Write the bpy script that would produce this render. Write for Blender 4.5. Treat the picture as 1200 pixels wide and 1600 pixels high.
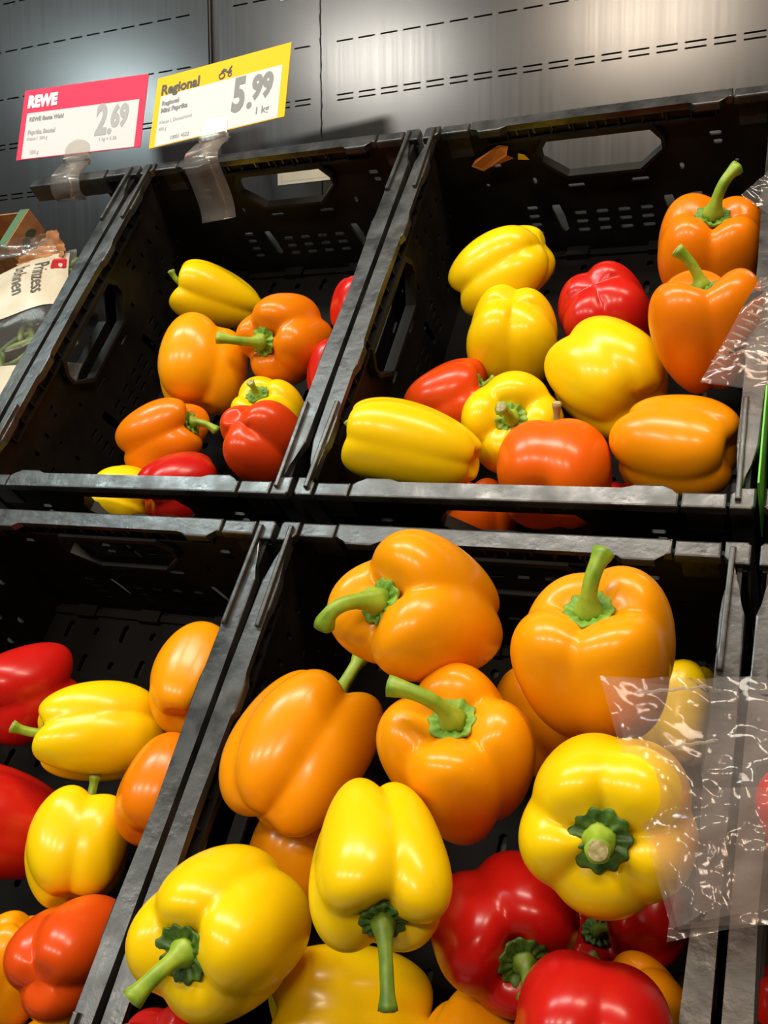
import bpy, bmesh, math, random
import numpy as np
from mathutils import Vector, Matrix, noise
from mathutils.geometry import delaunay_2d_cdt

for o in list(bpy.data.objects):
    bpy.data.objects.remove(o)
scene = bpy.context.scene
COL = scene.collection

# ------------------------------------------------------------------ frame
# The crates stand on a slope. Rack coordinates in mm: u to the right, v up the
# slope, n square to the crate rims (rims at n = 0).
TILT = math.radians(45)
Z0 = 1.25
CT, ST = math.cos(TILT), math.sin(TILT)
def W(u, v, n):
    return Vector((u/1000, (v*CT - n*ST)/1000, (v*ST + n*CT)/1000 + Z0))
def D(u, v, n):
    return Vector((u, v*CT - n*ST, v*ST + n*CT))
def frame(u, v, n):
    """matrix that takes rack millimetres to the world, origin at (u, v, n)"""
    m = Matrix((D(1, 0, 0), D(0, 1, 0), D(0, 0, 1))).transposed().to_4x4()
    m.translation = W(u, v, n)
    return m

# ------------------------------------------------------------------ camera
cam_d = bpy.data.cameras.new('camera')
cam = bpy.data.objects.new('camera', cam_d)
COL.objects.link(cam)
cam_d.sensor_fit = 'VERTICAL'
cam_d.sensor_height = 36.0
cam_d.lens = 1569.91/1600*36.0
cam_d.clip_start = 0.02
_r = D(0.91136, 0.25472, -0.32332)
_u = -D(0.03552, -0.83125, -0.55476)
_b = -D(-0.41007, 0.49410, -0.76662)
_m = Matrix((_r, _u, _b)).transposed().to_4x4()
_m.translation = W(455.5, -443.6, 666.2)
cam.matrix_world = _m
scene.camera = cam

# ------------------------------------------------------------------ light
world = bpy.data.worlds.new('world')
scene.world = world
world.use_nodes = True
world.node_tree.nodes['Background'].inputs[0].default_value = (0.75, 0.72, 0.68, 1)
world.node_tree.nodes['Background'].inputs[1].default_value = 0.025

def ceiling_lamp(name, loc, sx, sy, power, col, aim):
    d = bpy.data.lights.new(name, 'AREA')
    d.shape = 'RECTANGLE'
    d.size, d.size_y = sx, sy
    d.energy = power
    d.color = col
    o = bpy.data.objects.new(name, d)
    COL.objects.link(o)
    o.location = loc
    o.rotation_euler = (Vector(aim) - Vector(loc)).to_track_quat('-Z', 'Y').to_euler()
WARM, NEUT, COOL = (1, .80, .60), (1, .92, .80), (.84, 1.0, .98)
# the row of lamps over the aisle
for _x, _c, _p in ((-2.9, COOL, 24), (-1.5, NEUT, 26), (-0.3, WARM, 26), (0.85, WARM, 24)):
    ceiling_lamp('aisle_lamp', (_x, -2.3, 3.16), 0.55, 0.2, _p, _c, (_x, -1.2, 1.2))
# the row of lamps over the rack
for _x, _c, _p in ((-1.3, COOL, 20), (-0.2, NEUT, 20), (0.9, WARM, 20)):
    ceiling_lamp('rack_lamp', (_x, -0.25, 3.0), 0.9, 0.22, _p, _c, (_x, 0.0, 1.2))

scene.view_settings.view_transform = 'Standard'
scene.view_settings.look = 'None'
scene.view_settings.gamma = 1
scene.view_settings.use_curve_mapping = False
scene.view_settings.exposure = -0.1

# ------------------------------------------------------------------ helpers
def link(o, parent=None, label=None, cat=None, group=None, kind=None):
    COL.objects.link(o)
    if parent is not None:
        o.parent = parent
    if label: o['label'] = label
    if cat: o['category'] = cat
    if group: o['group'] = group
    if kind: o['kind'] = kind
    return o

def obj(name, me, mat=None, parent=None, **k):
    if mat is not None and not me.materials:
        me.materials.append(mat)
    return link(bpy.data.objects.new(name, me), parent, **k)

def empty(name, mat4=None, **k):
    o = bpy.data.objects.new(name, None)
    o.empty_display_size = 0.03
    link(o, **k)
    if mat4 is not None:
        o.matrix_world = mat4
    return o

def mesh(verts, faces, name='m', smooth=False):
    """verts in mm"""
    me = bpy.data.meshes.new(name)
    me.from_pydata([(x/1000, y/1000, z/1000) for x, y, z in verts], [], faces)
    me.update()
    if smooth:
        for p in me.polygons: p.use_smooth = True
    return me

def bm_mesh(bm, name='m', smooth=False):
    """bmesh in mm -> mesh in m"""
    bmesh.ops.scale(bm, vec=(.001, .001, .001), verts=bm.verts)
    bmesh.ops.recalc_face_normals(bm, faces=bm.faces)
    me = bpy.data.meshes.new(name)
    bm.to_mesh(me); bm.free()
    if smooth:
        for p in me.polygons: p.use_smooth = True
    return me

def add_box(bm, x0, x1, y0, y1, z0, z1, bev=0.0):
    b = bmesh.new()
    vs = [b.verts.new(p) for p in ((x0,y0,z0),(x1,y0,z0),(x1,y1,z0),(x0,y1,z0),(x0,y0,z1),(x1,y0,z1),(x1,y1,z1),(x0,y1,z1))]
    for f in ((3,2,1,0),(4,5,6,7),(0,1,5,4),(1,2,6,5),(2,3,7,6),(3,0,4,7)):
        b.faces.new([vs[i] for i in f])
    if bev:
        bmesh.ops.bevel(b, geom=list(b.edges), offset=bev, segments=2, affect='EDGES', profile=.5)
    merge(bm, b)

def merge(bm, b):
    mp = {}
    for v in b.verts: mp[v] = bm.verts.new(v.co)
    for f in b.faces:
        try: bm.faces.new([mp[v] for v in f.verts])
        except ValueError: pass
    b.free()

def add_prism(bm, poly, z0, z1, bev=0.0, mp=None):
    """extrude a 2-D outline from z0 to z1, the z1 rim bevelled"""
    b = bmesh.new()
    lo = [b.verts.new((x, y, z0)) for x, y in poly]
    hi = [b.verts.new((x, y, z1)) for x, y in poly]
    n = len(poly)
    b.faces.new(lo[::-1]); top = b.faces.new(hi)
    for i in range(n):
        b.faces.new((lo[i], lo[(i+1) % n], hi[(i+1) % n], hi[i]))
    if bev:
        bmesh.ops.bevel(b, geom=list(top.edges), offset=bev, segments=2, affect='EDGES', profile=.5)
    if mp:
        for v in b.verts: v.co = mp(*v.co)
    merge(bm, b)

def inside(p, poly):
    r = False
    n = len(poly)
    for i in range(n):
        a, b = poly[i], poly[(i+1) % n]
        if (a[1] > p[1]) != (b[1] > p[1]) and p[0] < (b[0]-a[0])*(p[1]-a[1])/(b[1]-a[1])+a[0]:
            r = not r
    return r

def add_slab(bm, outline, holes, mp, t):
    """a plate with real openings: outline and holes in 2-D, mp(x, y, d) to 3-D, d from 0 to t"""
    vs, ed = [], []
    for loop in [outline]+holes:
        s = len(vs); k = len(loop)
        vs += [Vector(p) for p in loop]
        ed += [(s+i, s+(i+1) % k) for i in range(k)]
    V, E, F, *_ = delaunay_2d_cdt(vs, ed, [], 1, 1e-4)
    tri = []
    for f in F:
        c = (sum(V[i].x for i in f)/len(f), sum(V[i].y for i in f)/len(f))
        if not inside(c, outline): continue
        skip = False
        for h in holes:
            if inside(c, h): skip = True; break
        if not skip: tri.append(list(f))
    a = [bm.verts.new(mp(v.x, v.y, 0)) for v in V]
    b = [bm.verts.new(mp(v.x, v.y, t)) for v in V]
    cnt = {}
    for f in tri:
        bm.faces.new([a[i] for i in f[::-1]]); bm.faces.new([b[i] for i in f])
        for i in range(len(f)):
            e = (f[i], f[(i+1) % len(f)])
            cnt[e] = 1
    for (i, j) in cnt:
        if (j, i) not in cnt:
            bm.faces.new((a[i], a[j], b[j], b[i]))
    bmesh.ops.delete(bm, geom=[v for v in bm.verts if not v.link_faces], context='VERTS')

def tube(bm, pts, rad, seg=10, cap=True, ribs=0.0):
    """tube through pts (Vectors) with a radius per point; returns the ring at the end"""
    rings = []
    up = Vector((0.13, 0.21, 0.97))
    prev = None
    for i, p in enumerate(pts):
        t = (pts[min(i+1, len(pts)-1)] - pts[max(i-1, 0)]).normalized()
        if prev is None:
            x = t.orthogonal().normalized()
        else:
            x = (prev - t*prev.dot(t)).normalized()
        prev = x
        y = t.cross(x)
        ring = []
        for k in range(seg):
            a = 2*math.pi*k/seg
            r = rad[i]*(1 + ribs*math.cos(a*5))
            ring.append(bm.verts.new(p + x*math.cos(a)*r + y*math.sin(a)*r))
        rings.append(ring)
    for i in range(len(rings)-1):
        for k in range(seg):
            bm.faces.new((rings[i][k], rings[i][(k+1) % seg], rings[i+1][(k+1) % seg], rings[i+1][k]))
    if cap:
        bm.faces.new(rings[0][::-1]); bm.faces.new(rings[-1])
    return rings

def rect(x0, x1, y0, y1):
    return [(x0, y0), (x1, y0), (x1, y1), (x0, y1)]
def oblong(cx, cy, w, h, k=4):
    """rounded slot"""
    r = min(w, h)/2; pts = []
    dx, dy = w/2-r, h/2-r
    for q, (sx, sy) in enumerate(((1, 1), (-1, 1), (-1, -1), (1, -1))):
        for i in range(k):
            a = math.pi/2*(q + (i+.5)/k)
            pts.append((cx+sx*dx+r*math.cos(a), cy+sy*dy+r*math.sin(a)))
    return pts

# ------------------------------------------------------------------ materials
def material(name, col=(.5,.5,.5), rough=.5, metal=0.0, spec=.5, coat=0.0, emit=None):
    m = bpy.data.materials.new(name)
    m.use_nodes = True
    p = m.node_tree.nodes['Principled BSDF']
    p.inputs['Base Color'].default_value = (*col, 1)
    p.inputs['Roughness'].default_value = rough
    p.inputs['Metallic'].default_value = metal
    p.inputs['Specular IOR Level'].default_value = spec
    p.inputs['Coat Weight'].default_value = coat
    return m
def nd(m, t, **k):
    n = m.node_tree.nodes.new(t)
    for a, b in k.items(): setattr(n, a, b)
    return n
def ln(m, a, b): m.node_tree.links.new(a, b)
def pri(m): return m.node_tree.nodes['Principled BSDF']

def noise_color(m, c0, c1, scale=8, detail=4, lo=.35, hi=.65, coord='Object', target='Base Color', vec_scale=None):
    tc = nd(m, 'ShaderNodeTexCoord'); nz = nd(m, 'ShaderNodeTexNoise'); cr = nd(m, 'ShaderNodeValToRGB')
    nz.inputs['Scale'].default_value = scale; nz.inputs['Detail'].default_value = detail
    if vec_scale:
        mp = nd(m, 'ShaderNodeMapping'); mp.inputs['Scale'].default_value = vec_scale
        ln(m, tc.outputs[coord], mp.inputs['Vector']); ln(m, mp.outputs[0], nz.inputs['Vector'])
    else:
        ln(m, tc.outputs[coord], nz.inputs['Vector'])
    ln(m, nz.outputs['Fac'], cr.inputs['Fac'])
    e = cr.color_ramp.elements
    e[0].position, e[1].position = lo, hi
    e[0].color, e[1].color = (*c0, 1), (*c1, 1)
    ln(m, cr.outputs['Color'], pri(m).inputs[target])
    return nz, cr
def bump(m, scale, strength, dist=.001, detail=3, coord='Object'):
    tc = nd(m, 'ShaderNodeTexCoord'); nz = nd(m, 'ShaderNodeTexNoise'); b = nd(m, 'ShaderNodeBump')
    nz.inputs['Scale'].default_value = scale; nz.inputs['Detail'].default_value = detail
    b.inputs['Strength'].default_value = strength; b.inputs['Distance'].default_value = dist
    ln(m, tc.outputs[coord], nz.inputs['Vector']); ln(m, nz.outputs['Fac'], b.inputs['Height'])
    ln(m, b.outputs['Normal'], pri(m).inputs['Normal'])

def flesh(name, c0, c1):
    m = material(name, c0, .26, 0, .34, .06)
    pri(m).inputs['Coat Roughness'].default_value = .10
    oi = nd(m, 'ShaderNodeObjectInfo')
    tc = nd(m, 'ShaderNodeTexCoord'); nz = nd(m, 'ShaderNodeTexNoise')
    nz.inputs['Scale'].default_value = 14; nz.inputs['Detail'].default_value = 2
    ln(m, tc.outputs['Object'], nz.inputs['Vector'])
    ad = nd(m, 'ShaderNodeMath', operation='MULTIPLY_ADD'); ad.inputs[1].default_value = .55
    ln(m, oi.outputs['Random'], ad.inputs[0])
    sc = nd(m, 'ShaderNodeMath', operation='MULTIPLY_ADD'); sc.inputs[1].default_value = .9; sc.inputs[2].default_value = -.22
    ln(m, nz.outputs['Fac'], sc.inputs[0]); ln(m, sc.outputs[0], ad.inputs[2])
    cr = nd(m, 'ShaderNodeValToRGB')
    cr.color_ramp.elements[0].color = (*c0, 1); cr.color_ramp.elements[1].color = (*c1, 1)
    ln(m, ad.outputs[0], cr.inputs['Fac']); ln(m, cr.outputs['Color'], pri(m).inputs['Base Color'])
    bump(m, 26, .30, .0022, 2)
    return m
FLESH = {'y': flesh('yellow_flesh', (.88, .57, .002), (.92, .66, .004)),
         'o': flesh('orange_flesh', (.86, .28, .002), (.92, .38, .003)),
         'r': flesh('red_flesh', (.50, .006, .006), (.58, .016, .008)),
         'v': flesh('vermilion_flesh', (.64, .042, .005), (.72, .085, .005)),
         'w': flesh('red_orange_flesh', (.76, .10, .004), (.82, .14, .004)),
         'p': flesh('deep_orange_flesh', (.80, .19, .002), (.86, .24, .003))}
STEM = material('stem_green', (.22, .38, .02), .42); noise_color(STEM, (.16, .30, .015), (.36, .50, .04), 60)
STEMD = material('stem_dark_green', (.09, .17, .015), .45); noise_color(STEMD, (.07, .15, .012), (.18, .28, .02), 60)
DRY = material('stem_dry', (.35, .22, .08), .6); noise_color(DRY, (.22, .2, .04), (.45, .27, .1), 50)
CALYX = material('calyx_green', (.07, .19, .02), .5); noise_color(CALYX, (.05, .15, .012), (.19, .36, .03), 90)
CALYXD = material('calyx_dark_green', (.03, .09, .012), .5); noise_color(CALYXD, (.02, .07, .008), (.09, .2, .02), 120)
CALYXL = material('calyx_light_green', (.14, .32, .03), .5); noise_color(CALYXL, (.10, .26, .02), (.24, .44, .04), 90)
CUT = material('stem_cut', (.55, .47, .25), .7); noise_color(CUT, (.28, .24, .07), (.52, .46, .24), 300)

PLASTIC = material('black_crate_plastic', (.008, .007, .006), .5, 0, .28)
noise_color(PLASTIC, (.0045, .004, .0035), (.011, .0095, .008), 30)
bump(PLASTIC, 180, .15, .0006)
RIM = material('worn_rim_plastic', (.04, .042, .042), .36, 0, .7)
noise_color(RIM, (.012, .013, .014), (.060, .061, .059), 22, 6, .35, .78)
_n, _c = noise_color(RIM, (.20, .20, .20), (.46, .46, .46), 35, 5, .3, .7, target='Roughness')
bump(RIM, 70, .5, .0012, 5)
STEEL = material('brushed_dark_steel', (.16, .165, .17), .34, .62, .5)
noise_color(STEEL, (.19, .19, .19), (.22, .22, .22), 3, 4, .3, .7, target='Roughness', vec_scale=(60, 1, 1))
noise_color(STEEL, (.055, .057, .060), (.075, .077, .080), 2.0, 5, .35, .7)
BACK = material('dark_cavity', (.006, .006, .006), .8)
FLOORP = material('dull_crate_plastic', (.006, .0055, .005), .7, 0, .12); bump(FLOORP, 120, .2, .0008)
RACKM = material('rack_black_metal', (.02, .02, .02), .6)
FLOORM = material('shop_floor_tile', (.32, .29, .26), .4); noise_color(FLOORM, (.28, .26, .23), (.36, .33, .30), 3)
PINK = material('card_pink', (.66, .03, .085), .6, 0, .2)
YELLOW = material('card_yellow', (.78, .47, .003), .6, 0, .2)
PAPER = material('card_white', (.60, .60, .61), .6, 0, .2)
INK = material('ink_dark', (.06, .05, .04), .6)
INKG = material('ink_grey', (.20, .20, .20), .6)
INKL = material('ink_light_grey', (.34, .34, .34), .6)
WHITEINK = material('ink_white', (.85, .83, .83), .6)
ORANGEP = material('orange_paper', (.50, .17, .03), .6)
CREAM = material('cream_label', (.80, .73, .56), .42); noise_color(CREAM, (.50, .43, .31), (.58, .52, .40), 25)
BROWN = material('brown_card', (.34, .13, .04), .75); noise_color(BROWN, (.28, .11, .03), (.40, .17, .06), 45)
GREENC = material('green_card', (.05, .13, .05), .6)
GREENL = material('bright_green_card', (.16, .62, .05), .5)
LEAFINK = material('ink_leaf', (.05, .06, .03), .7)
REDINK = material('ink_red', (.65, .02, .03), .5)
BEAN = material('bean_green', (.11, .20, .03), .45); noise_color(BEAN, (.07, .14, .02), (.2, .3, .06), 30)

def film(name, tint, fac, rough, white=.06):
    m = bpy.data.materials.new(name); m.use_nodes = True
    nt = m.node_tree; nt.nodes.clear()
    out = nd(m, 'ShaderNodeOutputMaterial'); tr = nd(m, 'ShaderNodeBsdfTransparent'); gl = nd(m, 'ShaderNodeBsdfGlossy')
    df = nd(m, 'ShaderNodeBsdfDiffuse'); m1 = nd(m, 'ShaderNodeMixShader'); m2 = nd(m, 'ShaderNodeMixShader')
    lw = nd(m, 'ShaderNodeLayerWeight'); lw.inputs['Blend'].default_value = fac; lw.inputs['Blend'].default_value *= .6
    tr.inputs['Color'].default_value = (*tint, 1)
    gl.inputs['Roughness'].default_value = rough; gl.inputs['Color'].default_value = (1, .96, .92, 1)
    df.inputs['Color'].default_value = (.8, .75, .72, 1); m2.inputs[0].default_value = white
    tc = nd(m, 'ShaderNodeTexCoord'); nz = nd(m, 'ShaderNodeTexNoise'); b = nd(m, 'ShaderNodeBump')
    nz.inputs['Scale'].default_value = 30; nz.inputs['Detail'].default_value = 4
    b.inputs['Strength'].default_value = .2; b.inputs['Distance'].default_value = .004
    ln(m, tc.outputs['Object'], nz.inputs['Vector']); ln(m, nz.outputs['Fac'], b.inputs['Height'])
    ln(m, b.outputs['Normal'], gl.inputs['Normal']); ln(m, b.outputs['Normal'], lw.inputs['Normal'])
    ln(m, lw.outputs['Fresnel'], m1.inputs[0]); ln(m, tr.outputs[0], m1.inputs[1]); ln(m, gl.outputs[0], m1.inputs[2])
    ln(m, m1.outputs[0], m2.inputs[1]); ln(m, df.outputs[0], m2.inputs[2]); ln(m, m2.outputs[0], out.inputs[0])
    return m
FILM = film('clear_film', (.975, .92, .90), .36, .09, .06)
CLIP = film('clear_clip_plastic', (.93, .92, .90), .27, .14, .07)
PACK = film('pack_film', (.92, .92, .90), .25, .15, .06)
SEAL = film('film_seal', (.80, .76, .66), .35, .2, .22)

# ------------------------------------------------------------------ the setting
CW, CL, CH = 400.0, 523.5, 200.0        # crate width, length, height
PITCH, GAP = 403.0, 26.3
WA = math.radians(51)                   # direction of the rear wall in the (v, n) plane
def wall_pt(u, s, d):
    """point on the rear wall: u along it, s up it, d out of it towards the aisle"""
    return Vector((u, CL+265 + s*math.sin(WA) - d*math.cos(WA), s*math.cos(WA) + d*math.sin(WA)))
def wall_frame(u, s, d=0):
    m = Matrix((D(1, 0, 0), D(0, math.sin(WA), math.cos(WA)), D(0, -math.cos(WA), math.sin(WA)))).transposed().to_4x4()
    p = wall_pt(u, s, d); m.translation = W(*p)
    return m

wall = empty('wall_back', wall_frame(0, 0), kind='structure')
def slots(u0, u1):
    out = []
    k0 = math.ceil((u0+22+118)/33.4); k1 = math.floor((u1-22+118)/33.4)
    for k in range(k0, k1+1):
        u = -118 + 33.4*k
        for s in (47, -27, -98.5, -105.5, -178.5, -185.5, 121):
            out.append(rect(u-12.5, u+12.5, s-1.1, s+1.1))
    return out
def panel(u0, u1, s0, s1):
    bm = bmesh.new()
    add_slab(bm, rect(u0, u1, s0, s1), slots(u0, u1), lambda x, y, d: Vector((x, y, d)), -1.5)
    return obj('steel_panel', bm_mesh(bm), STEEL, wall)
panel(-1900, -408, -325, 330)
panel(-389, -223.2, -325, 330)
panel(-221.4, 620, -325, 330)
panel(621.5, 1300, -325, 330)
bm = bmesh.new(); add_box(bm, -1900, 1300, -325, 330, -16, -12)
obj('backing_board', bm_mesh(bm), BACK, wall)
bm = bmesh.new(); add_box(bm, -404, -393, -325, 330, -12, -6); add_box(bm, -407, -404.5, -325, 330, -12, -1.5); add_box(bm, -392.5, -390, -325, 330, -12, -1.5)
obj('slotted_upright', bm_mesh(bm), RACKM, wall)
# bead of sealant in the joint between two panels
bm = bmesh.new(); rnd = random.Random(3)
tube(bm, [Vector((-222.3 + rnd.uniform(-1.1, 1.1), -190+8*i, .1)) for i in range(34)], [1.0]*34, 6)
obj('joint_strip', bm_mesh(bm, smooth=True), BACK, wall)

bm = bmesh.new(); add_box(bm, -4000, 4000, -5000, 1600, -20, 0)
o = obj('floor', bm_mesh(bm), FLOORM, kind='structure')

# sloping rack that carries the crates
rack = empty('display_rack', frame(0, 0, -CH-4), label='black sloping metal rack under all the pepper crates', cat='rack')
bm = bmesh.new(); add_box(bm, -860, 860, -620, CL-6, -20, 0, 2); obj('sloping_deck', bm_mesh(bm), RACKM, rack)
for x in (-830, 0, 830):
    bm = bmesh.new()
    add_prism(bm, [(-600, -22), (CL-10, -22), (60, -500), (-600, -420)], x-15, x+15, 0, lambda a, b, c: Vector((c, a, b)))
    obj('support_bracket', bm_mesh(bm), RACKM, rack)
bm = bmesh.new(); add_box(bm, -860, 860, -6, 6, -300, -18); obj('cross_member', bm_mesh(bm), RACKM, rack)

# ------------------------------------------------------------------ folding crates
def wall_holes(length, end):
    """openings of a crate wall, x along it, y = n"""
    c = length/2
    H = []
    hw = 67 if end else 74
    H.append([(c-hw+26, -75), (c+hw-26, -75), (c+hw, -52), (c+hw, -40), (c+hw-10, -26), (c-hw+10, -26), (c-hw, -40), (c-hw, -52)])
    for r in (-137, -150, -163):
        for k in range(4):
            H.append(oblong(c-39+26*k, r, 15, 5.5))
    for sx in (-1, 1):
        for r in (-124, -137, -150, -163):
            H.append(oblong(c+sx*96, r, 14, 5.5))
        H.append([(c+sx*66-6, -128), (c+sx*66-5, -122), (c+sx*66+4, -122), (c+sx*66+8, -140), (c+sx*66+9, -160), (c+sx*66+4, -164), (c+sx*66, -158)])
        H.append(oblong(c+sx*122, -46, 13, 6)); H.append(oblong(c+sx*124, -57, 10, 6))
        H.append(oblong(c+sx*37, -96, 20, 5))
        H.append(oblong(c+sx*84, -84, 5, 9))
        H.append(oblong(c+sx*142, -84, 5, 5))
        if not end:
            for q in range(3):
                H.append(oblong(c+sx*(150+26*q), -60, 5, 10)); H.append(oblong(c+sx*(140+26*q), -118, 5, 11))
                H.append(oblong(c+sx*(152+26*q), -150, 5, 11))
            H.append(oblong(c+sx*176, -92, 9, 5)); H.append(oblong(c+sx*225, -100, 5, 9))
    return H

def rib_ledge(bm, length, mp):
    """recessed boxes under the rim: ledge with short ribs, on the inside of a wall"""
    c = length/2; n = int((length-130)/25)
    for i in range(n+1):
        x = c + (i-n/2)*25
        add_prism(bm, rect(x-1, x+1, 0, 6), -21, -8, 0, lambda a, b, z: mp(a, b, z))
    add_prism(bm, rect(c-n/2*25, c+n/2*25, 0, 6.5), -24, -21.2, 0, lambda a, b, z: mp(a, b, z))

def lip(bm, length, end, mp):
    """raised frame round the hand hole"""
    c = length/2; hw = 67 if end else 74
    hole = [(c-hw+26, -75), (c+hw-26, -75), (c+hw, -52), (c+hw, -40), (c+hw-10, -26), (c-hw+10, -26), (c-hw, -40), (c-hw, -52)]
    cx, cy = c, -54
    out = [(cx+(x-cx)*1.06, cy+(y-cy)*1.2) for x, y in hole]
    k = len(hole)
    vi = [[bm.verts.new(mp(x, d, y)) for x, y in lp] for d in (0, 9) for lp in (hole, out)]
    for i in range(k):
        j = (i+1) % k
        bm.faces.new((vi[2][i], vi[2][j], vi[3][j], vi[3][i]))
        bm.faces.new((vi[0][i], vi[0][j], vi[2][j], vi[2][i]))
        bm.faces.new((vi[1][i], vi[1][j], vi[3][j], vi[3][i]))
        bm.faces.new((vi[0][i], vi[0][j], vi[1][j], vi[1][i]))

CR = {}
def crate_meshes():
    IN = 7.0
    # walls: mp(x along, d inward, z)
    sides = {'front': (CW, True, lambda x, d, z: Vector((x, IN+d, z))),
             'back': (CW, True, lambda x, d, z: Vector((x, CL-IN-d, z))),
             'left': (CL, False, lambda x, d, z: Vector((IN+d, x, z))),
             'right': (CL, False, lambda x, d, z: Vector((CW-IN-d, x, z)))}
    for k, (ln_, end, mp) in sides.items():
        bm = bmesh.new()
        add_slab(bm, rect(8, ln_-8, -CH+3, -6), wall_holes(ln_, end), lambda x, y, d: mp(x, d, y), 3.5)
        b2 = bmesh.new(); rib_ledge(b2, ln_, lambda a, b, z: mp(a, b+3, z)); merge(bm, b2)
        b2 = bmesh.new(); lip(b2, ln_, end, lambda x, d, z: mp(x, d+3.4, z)); merge(bm, b2)
        CR['wall_'+k] = bm_mesh(bm)
    # back wall broken open: only a stub by the right corner is left
    bm = bmesh.new(); mp = sides['back'][2]
    add_slab(bm, [(322, -6), (392, -6), (392, -CH+3), (360, -CH+3), (342, -120), (300, -112), (292, -86), (322, -84), (330, -60)],
             [oblong(352, -40, 13, 6), oblong(355, -52, 10, 6), oblong(312, -98, 14, 5)], lambda x, y, d: mp(x, d, y), 3.5)
    CR['wall_stub'] = bm_mesh(bm)
    # floor
    bm = bmesh.new(); hs = []
    for i in range(9):
        for j in range(12):
            hs.append(oblong(40+40*i, 42+40*j, 8, 22 if (i+j) % 2 else 10, 3))
    add_slab(bm, rect(8, CW-8, 8, CL-8), hs, lambda x, y, d: Vector((x, y, -CH+d)), 4)
    add_box(bm, 12, CW-12, CL-24, CL-15, -CH+4, -CH+9, .8)
    for x in (60, 150, 250, 340): add_box(bm, x-14, x+14, CL-27, CL-12, -CH+4, -CH+13, 1)
    CR['floor_panel'] = bm_mesh(bm)
    # corner posts (with the block of the rim on top)
    def post(sx, sy):
        bm = bmesh.new()
        mp = lambda x, y, z: Vector((x if sx < 0 else CW-x, y if sy < 0 else CL-y, z))
        add_prism(bm, [(1.5, 4), (4, 1.5), (20, 1.5), (20, 15), (16, 19), (12.5, 21), (1.5, 21)], -9, 0, 1.6, mp)
        add_prism(bm, [(4, 4), (20, 4), (20, 9), (9, 9), (9, 22), (4, 22)], -CH, -9, 0, mp)
        return bm_mesh(bm)
    for i, (sx, sy) in enumerate(((-1, -1), (1, -1), (-1, 1), (1, 1))): CR['post%d' % i] = post(sx, sy)
    # rim of the short ends: hinge piece | rail with two tabs | hinge piece
    def end_rail(sy, what):
        bm = bmesh.new(); inner = 17.0
        mp = lambda x, y, z: Vector((x, y if sy < 0 else CL-y, z))
        if what == 'rail':
            pl = [(58, 1.5), (342, 1.5), (342, inner-2), (336, inner-2), (330, inner+5), (306, inner+5), (298, inner-1), (102, inner-1), (94, inner+5), (70, inner+5), (64, inner-2), (58, inner-2)]
            pl = [(x, y) for x, y in pl]
            add_prism(bm, pl, -9, 0, 1.8, mp)
            for k in range(9): add_box(bm, 110+20*k, 112+20*k, 3 if sy < 0 else CL-15, 15 if sy < 0 else CL-3, -16, -8.5)
        else:
            x0, x1 = (22.5, 56) if what == 'l' else (CW-56, CW-22.5)
            add_prism(bm, rect(x0, x1, 2, inner-1), -10, -.8, 1.8, mp)
            add_box(bm, x0+3, x1-3, *((5, 11) if sy < 0 else (CL-11, CL-5)), -40, -10)
        return bm_mesh(bm)
    for nm, sy in (('front', -1), ('back', 1)):
        for wh in ('rail', 'l', 'r'): CR['rim_%s_%s' % (nm, wh)] = end_rail(sy, wh)
    bm = bmesh.new()
    add_prism(bm, [(212, 1.5), (342, 1.5), (342, 19), (212, 19)], -26, 0, 1.8, lambda x, y, z: Vector((x, CL-y, z)))
    CR['rim_stub'] = bm_mesh(bm)
    # rim of the long sides, notched beside the corner posts
    def side_rail(sx):
        bm = bmesh.new()
        half = [(11.5, 23), (9, 42), (2, 62), (1.5, 150), (1.5, CL/2)]
        inn = [(17, CL/2), (17, 190), (21, 182), (21, 158), (17, 148), (17, 96), (19.5, 88), (19.5, 62), (16.5, 52), (16.5, 23)]
        outer = half + [(x, CL-y) for x, y in half[::-1][1:]]
        inner = [(x, CL-y) for x, y in inn[::-1]] + inn[1:]
        mp = lambda x, y, z: Vector((x if sx < 0 else CW-x, y, z))
        add_prism(bm, outer+inner, -9, -.3, 1.8, mp)
        return bm_mesh(bm)
    CR['side_l'], CR['side_r'] = side_rail(-1), side_rail(1)
    # raised locking bars running from the corner blocks along the side rails
    def bar(sx, sy):
        bm = bmesh.new()
        mp = lambda x, y, z: Vector((x if sx < 0 else CW-x, y if sy < 0 else CL-y, z))
        add_prism(bm, [(11.8, 8), (16.2, 8), (17.5, 108), (13, 108)], -4, 4.2, 1.4, mp)
        return bm_mesh(bm)
    for i, (sx, sy) in enumerate(((-1, -1), (1, -1), (-1, 1), (1, 1))): CR['bar%d' % i] = bar(sx, sy)
    for k, me in CR.items():
        me.materials.append(RIM if k.startswith(('rim', 'side', 'post', 'bar')) else FLOORP if k == 'floor_panel' else PLASTIC)
crate_meshes()

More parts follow.
